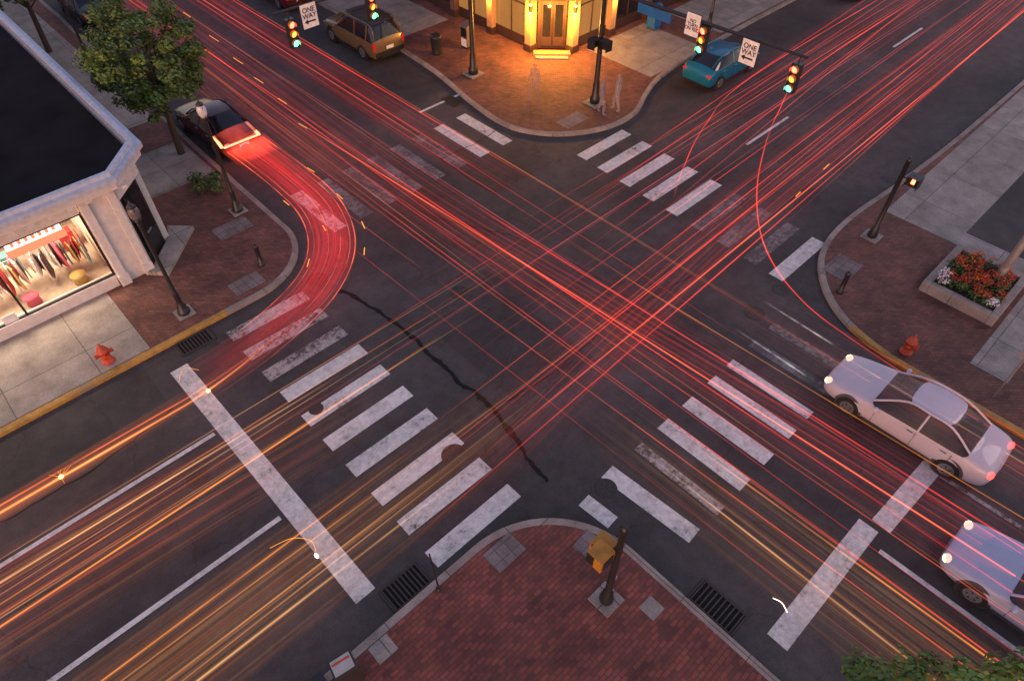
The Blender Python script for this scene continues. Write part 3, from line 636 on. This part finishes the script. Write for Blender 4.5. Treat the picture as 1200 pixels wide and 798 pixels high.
M_trl=plain('tail_lens',(.35,.01,.01),.2,emit=(1,.02,.02),es=.3); M_tail=emis('tail_lit',(1,.05,.04),5); M_head=emis('head_lit',(1,.74,.42),4)
def carpaint(n,c,alpha=1,rough=.3): return plain(n,c,rough,.15,var=.03,coat=.5,alpha=alpha)
car('station_wagon','suv',18.6,30.9,0,carpaint('olive_tan_paint',(.17,.11,.05)),roof=plain('roof_dark',(.05,.04,.03),.4),tail=M_trl)
car('hatchback_car','hatch',29.4,16.35,rad(-90),carpaint('teal_paint',(.008,.14,.24)))
car('parked_car','sedan',18.6,39.2,0,carpaint('maroon_paint',(.10,.012,.015)))
car('parked_car','sedan',9.7,44.5,0,carpaint('black_car_paint',(.015,.014,.02)))
car('sedan_car','sedan',44.1,16.8,rad(-90),carpaint('silver_paint',(.25,.25,.27)),tail=M_tail)
car('turning_car','sedan',9.0,28.0,rad(2),carpaint('dark_red_paint',(.05,.008,.01),.85),tail=M_tail)
M_gglass=plain('blurred_glass',(.06,.05,.055),.35,alpha=.6); M_gdet=plain('blurred_trim',(.05,.045,.05),.6,alpha=.7)
car('sedan_car','sedan',15.85,.5,0,carpaint('pale_paint',(.68,.60,.68),.80,.6),glass=M_gglass,head=M_head,tail=M_tail,det=M_gdet)
car('sedan_car','sedan',12.95,-4.2,0,carpaint('silver_blue_paint',(.44,.50,.70),.80,.6),glass=M_gglass,head=M_head,tail=M_tail,det=M_gdet)
car('sedan_car','sedan',9.5,-6.0,0,carpaint('dark_blue_paint',(.04,.03,.07),.5),glass=M_gglass,head=M_trl,wheels=False,det=M_gdet)

# ------------------------------------------------------------------ people (blurred by the long exposure)
def person(x,y,rz,col,alpha=.4,stride=.18):
    root=empty('pedestrian',(x,y,KH),rz)
    V=[(0,0,.95),(0,0,1.2),(0,0,1.42),(0,0,1.52),(0,.02,1.62),(0,.02,1.72),(.19,0,1.40),(.25,.05,1.12),(.24,.16,.88),(-.19,0,1.40),(-.25,-.05,1.12),(-.24,-.02,.86),(.1,0,.9),(.11,stride,.5),(.11,stride*.9,.08),(.11,stride+.14,.04),(-.1,0,.9),(-.11,-stride*.4,.5),(-.11,-stride,.09),(-.11,-stride+.14,.04)]
    E=[(0,1),(1,2),(2,3),(3,4),(4,5),(2,6),(6,7),(7,8),(2,9),(9,10),(10,11),(0,12),(12,13),(13,14),(14,15),(0,16),(16,17),(17,18),(18,19)]
    Rr=[.17,.16,.17,.065,.11,.09,.08,.06,.045,.08,.06,.045,.12,.085,.06,.045,.12,.085,.06,.045]
    me=D.meshes.new('figure'); me.from_pydata(V,E,[]); o=D.objects.new('figure',me); C.collection.objects.link(o); o.parent=root
    sk=o.modifiers.new('k','SKIN') 
    for i,r_ in enumerate(Rr): me.skin_vertices[0].data[i].radius=(r_,r_*.8)
    me.skin_vertices[0].data[0].use_root=True
    q=o.modifiers.new('s','SUBSURF'); q.levels=2; q.render_levels=2; sk.use_smooth_shade=True
    me.materials.append(plain('blurred_clothes',col,.8,alpha=alpha)); return root
person(22.2,17.7,rad(200),(.3,.22,.24),.42); person(22.9,17.4,rad(20),(.35,.3,.3),.42); person(20.9,20.6,rad(90),(.3,.25,.25),.25)

# ------------------------------------------------------------------ light trails
def ribbon(P,w,mat,name='light_trail',n=10):
    P=smoothpath(P,n) if len(P)>2 else [Vector(P[0]).lerp(Vector(P[1]),i/8) for i in range(9)]
    m=MB(); m.uv=[]; L=[0]
    for i in range(1,len(P)): L.append(L[-1]+(P[i]-P[i-1]).length)
    vs=[];fs=[]
    for i,p in enumerate(P):
        d=(P[min(i+1,len(P)-1)]-P[max(i-1,0)]).normalized(); q=Vector((-d.y,d.x,0)).normalized()
        vs+=[tuple(p+q*w/2),tuple(p-q*w/2)]; t=L[i]/L[-1]; m.uv+=[(0,t),(1,t)]
    for i in range(len(P)-1): fs.append((2*i,2*i+1,2*i+3,2*i+2))
    m.add(vs,fs,mat); return m.done(name)
def line(P,w,mat,name='light_trail'): return ribbon(P,w*4.2,mat,name)
RED=(1,.045,.02); RED2=(1,.11,.04); ORG=(1,.28,.04); YEL=(1,.42,.10); PINK=(.8,.10,.12); WARM=(1,.48,.18)
ribbon([(13.6,-16,.80),(13.1,0,.80),(12.5,9,.80),(11.9,18,.80),(12.2,30,.80),(12.9,70,.80)],2.8,trail('t_b1',RED,.62,70,.55,.78,1,.15,.02,haze=.05))
ribbon([(15.0,14.5,.76),(14.8,22,.76),(14.9,40,.76),(15,75,.76)],2.5,trail('t_b2',RED,.75,56,.52,.78,2,.15,.02,haze=.07))
ribbon([(10.4,15,.72),(10.5,24,.72),(10.8,40,.72),(11,75,.72)],2.6,trail('t_b3',RED2,.62,56,.52,.78,3,.15,.02,haze=.08))
ribbon([(10.0,-16,.70),(9.8,-4,.70),(9.6,7,.70)],2.8,trail('t_b4',ORG,.42,34,.5,.8,4,.02,.4,WARM,haze=.12))
ribbon([(16.3,-16,.70),(16.2,-4,.70),(16.0,8,.70)],2.4,trail('t_b5',ORG,.45,30,.5,.8,5,.02,.4,PINK,haze=.1))
ribbon([(3,7.3,.84),(12,8.3,.84),(22,9.1,.84),(40,9.4,.84),(80,9.8,.84)],2.8,trail('t_a1',RED,.62,66,.55,.78,6,.12,.02,haze=.05))
ribbon([(11,11.6,.78),(25,12.8,.78),(45,13.2,.78),(80,13.3,.78)],4.4,trail('t_a2',RED,.55,84,.55,.8,7,.3,.02,haze=.04))
ribbon([(-26,12.0,.70),(-6,12.1,.70),(6,11.4,.70)],3.2,trail('t_a3',ORG,.50,40,.5,.8,8,.02,.25,RED2,haze=.12))
ribbon([(-26,8.2,.66),(-6,8.3,.66),(9,8.2,.66)],2.8,trail('t_a4',ORG,.38,30,.48,.8,9,.02,.3,YEL,haze=.2))
turn=[(1.5,15.0,.75),(4.0,15.3,.75),(6.4,16.1,.75),(8.0,17.5,.75),(8.9,19.6,.75),(9.1,22.2,.75),(9.0,25.4,.75)]
ribbon(turn,1.7,trail('t_turn',(1,.02,.02),1.0,22,.40,.8,10,.45,.02,haze=.3))
def off(P,d):
    Q=[Vector(p) for p in P]; o=[]
    for i,p in enumerate(Q):
        t=(Q[min(i+1,len(Q)-1)]-Q[max(i-1,0)]).normalized(); o.append(tuple(p+Vector((-t.y,t.x,0))*d))
    return o
for dd,s_ in((-.8,3),(-.62,1.6),(.6,1.6),(.8,2.6),(.1,1.0),(-.3,1.2)): line(off(turn,dd),.032,trail('t_tl%d'%int(dd*100),RED2,s_,0,seed=dd,f0=.5,f1=.01))
M_bglow=emis('brake_glow',(1,.22,.10),5)
for a_,b_ in(((8.2,25.6,.8),(9.8,25.55,.8)),((8.15,25.6,.82),(8.3,27.0,1.05)),((9.75,25.5,.82),(9.75,27.0,1.05)),((8.3,27.0,1.06),(9.75,27.0,1.06))): ribbon([a_,b_],.13,M_bglow,'brake_light_trail')
ribbon([(9.0,25.6,.79),(9.0,27,1.04)],1.45,trail('t_sq',(1,.09,.05),3.6,6,.3,.65,12,.01,.01,haze=.5),'brake_light_trail')
ribbon([(9.0,24.0,.77),(9.0,25.6,.78)],2.0,trail('t_sq2',(1,.07,.04),2.4,6,.3,.65,13,.6,.2,haze=.5),'brake_light_trail')
line([(-24,14.7,.68),(-2,14.6,.68),(2,14.65,.68),(4.6,15.2,.68)],.07,trail('t_h1',(1,.26,.06),5,0,seed=2,f0=.01,f1=.25)); line([(-24,14.95,.66),(-2,14.83,.66),(2,14.85,.66),(5,15.3,.66)],.05,trail('t_h2',(1,.14,.04),3.5,0,seed=5,f0=.01,f1=.3))
ribbon([(-24,14.8,.64),(-2,14.7,.64),(4,15,.64)],.8,trail('t_h3',(1,.22,.05),.7,12,.45,.8,15,.01,.3,haze=.25))
random.seed(31); k=0
BL=[(13.9,12.9,-16,16,RED,3,.03),(13.2,11.3,-16,26,RED2,4,.038),(12.4,11.0,-10,60,RED,2.6,.03),(15.6,15.4,15,70,RED,3.4,.038),(14.3,14.2,17,70,RED2,3,.03),(11.5,11.6,14,70,RED,2.8,.03),(16.8,16.9,-16,4,RED,2,.025),(15.0,13.9,-16,12,ORG,1.3,.03),(10.8,10.3,-16,4,ORG,1.8,.045),(9.4,9.2,-16,5,WARM,1.2,.045),(16.2,16.0,-16,3,WARM,1.3,.05),(13.6,12.6,-14,60,PINK,1.4,.022)]
for i in range(15):
    x=random.uniform(9.2,16.6); ya=random.choice([-16,-16,4,9,16]); yb=random.choice([70,60,26,20]); yb=max(yb,ya+14)
    BL.append((x,x+random.uniform(-1.2,.3) if ya<0 else x+random.uniform(-.3,.3),ya,yb,random.choice([RED,RED,RED2,ORG]),random.uniform(.6,1.8),random.uniform(.016,.026)))
for x0_,x1_,ya,yb,c,s_,w_ in BL:
    k+=1; ym=(ya+yb)/2; line([(x0_,ya,.95-.003*k),((x0_+x1_)/2+random.uniform(-.1,.15),ym,.95-.003*k),(x1_,yb,.95-.003*k)],w_,trail('t_lb%d'%k,c,s_*.8,0,seed=k,f0=.15,f1=.12))
AL=[(6.9,9.6,3,80,RED,2.8,.03),(7.5,9.2,6,80,RED2,3.8,.038),(8.1,10.4,4,70,RED,2.6,.03),(8.9,10.9,9,80,RED,2.2,.026),(11.2,14.4,14,80,RED,2.2,.026),(12.8,15.3,12,70,RED,1.5,.026),(8.9,8.9,-24,5,ORG,2.0,.045),(11.3,11.5,-24,8,ORG,2.8,.05),(12.5,12.3,-24,5,WARM,1.8,.05),(7.3,7.4,-24,6,WARM,1.6,.05),(13.6,16.0,17,70,RED,2.2,.03),(10.6,15.9,16,80,RED2,1.6,.026)]
for i in range(18):
    y=random.uniform(7,14); xa=random.choice([2,5,8,14,18]); AL.append((y,y*.55+5.5+random.uniform(-.8,1.2),xa,random.choice([50,80,80]),random.choice([RED,RED,RED2,PINK]),random.uniform(.5,1.6),random.uniform(.016,.026)))
for i in range(10):
    y=random.uniform(7.2,13.4); AL.append((y,y+random.uniform(-.3,.3),-24,random.uniform(3,14),random.choice([ORG,YEL,ORG,WARM]),random.uniform(.6,1.4),random.uniform(.02,.04)))
for y0_,y1_,xa,xb,c,s_,w_ in AL:
    k+=1; xm=(xa+xb)/2; line([(xa,y0_,1.08-.003*k),(xm,(y0_+y1_)/2+random.uniform(-.1,.25),1.08-.003*k),(xb,y1_,1.08-.003*k)],w_,trail('t_la%d'%k,c,s_*.8,0,seed=k,f0=.15,f1=.02 if xb>20 else .2))
c1=[(16.6,-3,.74),(17.0,3,.74),(17.6,5.4,.74),(18.9,7.3,.74),(20.9,8.9,.74),(23.4,10.3,.74),(27,11.8,.74),(31.5,12.9,.74),(44,13.2,.74)]
line(c1,.034,trail('t_c1',RED,2.6,0,seed=3,f0=.1,f1=.1)) 
c2=[(18.6,11.0,.74),(20.5,12.0,.74),(24,13.4,.74),(29,14.4,.74),(44,14.6,.74)]
line(c2,.034,trail('t_c2',RED,2.4,0,seed=8,f0=.15,f1=.1))
M_dash=emis('indicator',(1,.36,.05),1.6)
def dash(x,y,ang,l=.55,z_=.85,w=.03):
    ribbon([(x-math.cos(ang)*l/2,y-math.sin(ang)*l/2,z_),(x+math.cos(ang)*l/2,y+math.sin(ang)*l/2,z_)],w,M_dash,'indicator_flash')
for x,y,a_,l_ in((12.9,38.5,90,1.1),(12.6,35,91,1.0),(12.3,32,91,.9),(12.05,29.6,92,.8),(11.85,27.2,92,.7),(11.4,24.8,95,.6),(9.9,21.8,96,.45),(9.75,19.6,86,.45),(9.4,17.6,70,.45),(8.1,20.6,90,.4),(8.3,18.4,75,.35),(6.9,17.2,48,.4),(8.6,16.4,52,.4),(24.6,8.2,4,.5),(22.2,8.0,5,.4)): dash(x,y,rad(a_),l_)
M_spark=emis('headlamp_spark',(1,.36,.10),12); M_wh=emis('headlamp_white',(1,.8,.6),4); M_tealt=emis('teal_spark',(.1,.5,.7),.5)
for x,y in((-2.1,14.6),(1.95,14.6)):
    m=MB(); m.sph((x,y,.7),(.06,.06,.04),M_spark,8,6) 
    for a_ in range(9):
        t=random.uniform(0,6.28); l=random.uniform(.12,.34); m.cyl((x,y,.7),(x+math.cos(t)*l,y+math.sin(t)*l,.7+random.uniform(0,.1)),.008,.002,M_dash,5)
    m.done('headlamp')
def squig(P,w,mat): ribbon(P,w,mat,'headlamp_trail',8)
squig([(1.5,15.5,.7),(1.8,15.7,.85),(2.1,15.4,.8)],.012,M_dash)
squig([(.8,9.2,.7),(1.3,9.05,.72),(1.6,8.7,.7),(1.55,8.4,.66)],.014,M_dash)
m=MB(); m.sph((1.5,8.3,.66),(.045,.08,.04),M_wh,8,6); m.done('headlamp')
squig([(8.45,.35,.66),(8.5,.15,.66),(8.42,-.05,.62)],.02,M_wh)
for yy,xx in((3.2,14.9),(3.3,16.6)): line([(xx,yy,.55),(xx+.1,yy+2.6,.55)],.06,trail('t_w%d'%int(xx),(.9,.8,.8),1.0,0,seed=4,f0=.2,f1=.8),'headlamp_trail')

# ------------------------------------------------------------------ light
w=D.worlds.new('World'); sc.world=w; w.use_nodes=True; nt=w.node_tree; nt.nodes.clear()
sk=nt.nodes.new('ShaderNodeTexSky'); sk.sky_type='NISHITA'; sk.sun_disc=False; sk.sun_elevation=rad(6); sk.sun_rotation=rad(240)
bg=nt.nodes.new('ShaderNodeBackground'); bg.inputs[1].default_value=.37; o_=nt.nodes.new('ShaderNodeOutputWorld')
nt.links.new(mixc(nt,sk.outputs[0],(1.02,.76,.90),1,'MULTIPLY'),bg.inputs[0]); nt.links.new(bg.outputs[0],o_.inputs[0])
s_=D.lights.new('dusk_sun','SUN'); s_.energy=.5; s_.angle=rad(18); s_.color=(1,.74,.62); o=D.objects.new('dusk_sun',s_); o.rotation_euler=(rad(48),0,rad(60)); C.collection.objects.link(o)
cam=D.cameras.new('camera'); cam.lens=24; cam.sensor_width=36; cam.clip_end=1500; cam.clip_start=.1
o=D.objects.new('camera',cam); o.location=(0,0,16); o.rotation_euler=(rad(90-47.8),0,-rad(43.4)); C.collection.objects.link(o); sc.camera=o
sc.view_settings.view_transform='Standard'; sc.view_settings.look='None'; sc.view_settings.exposure=0
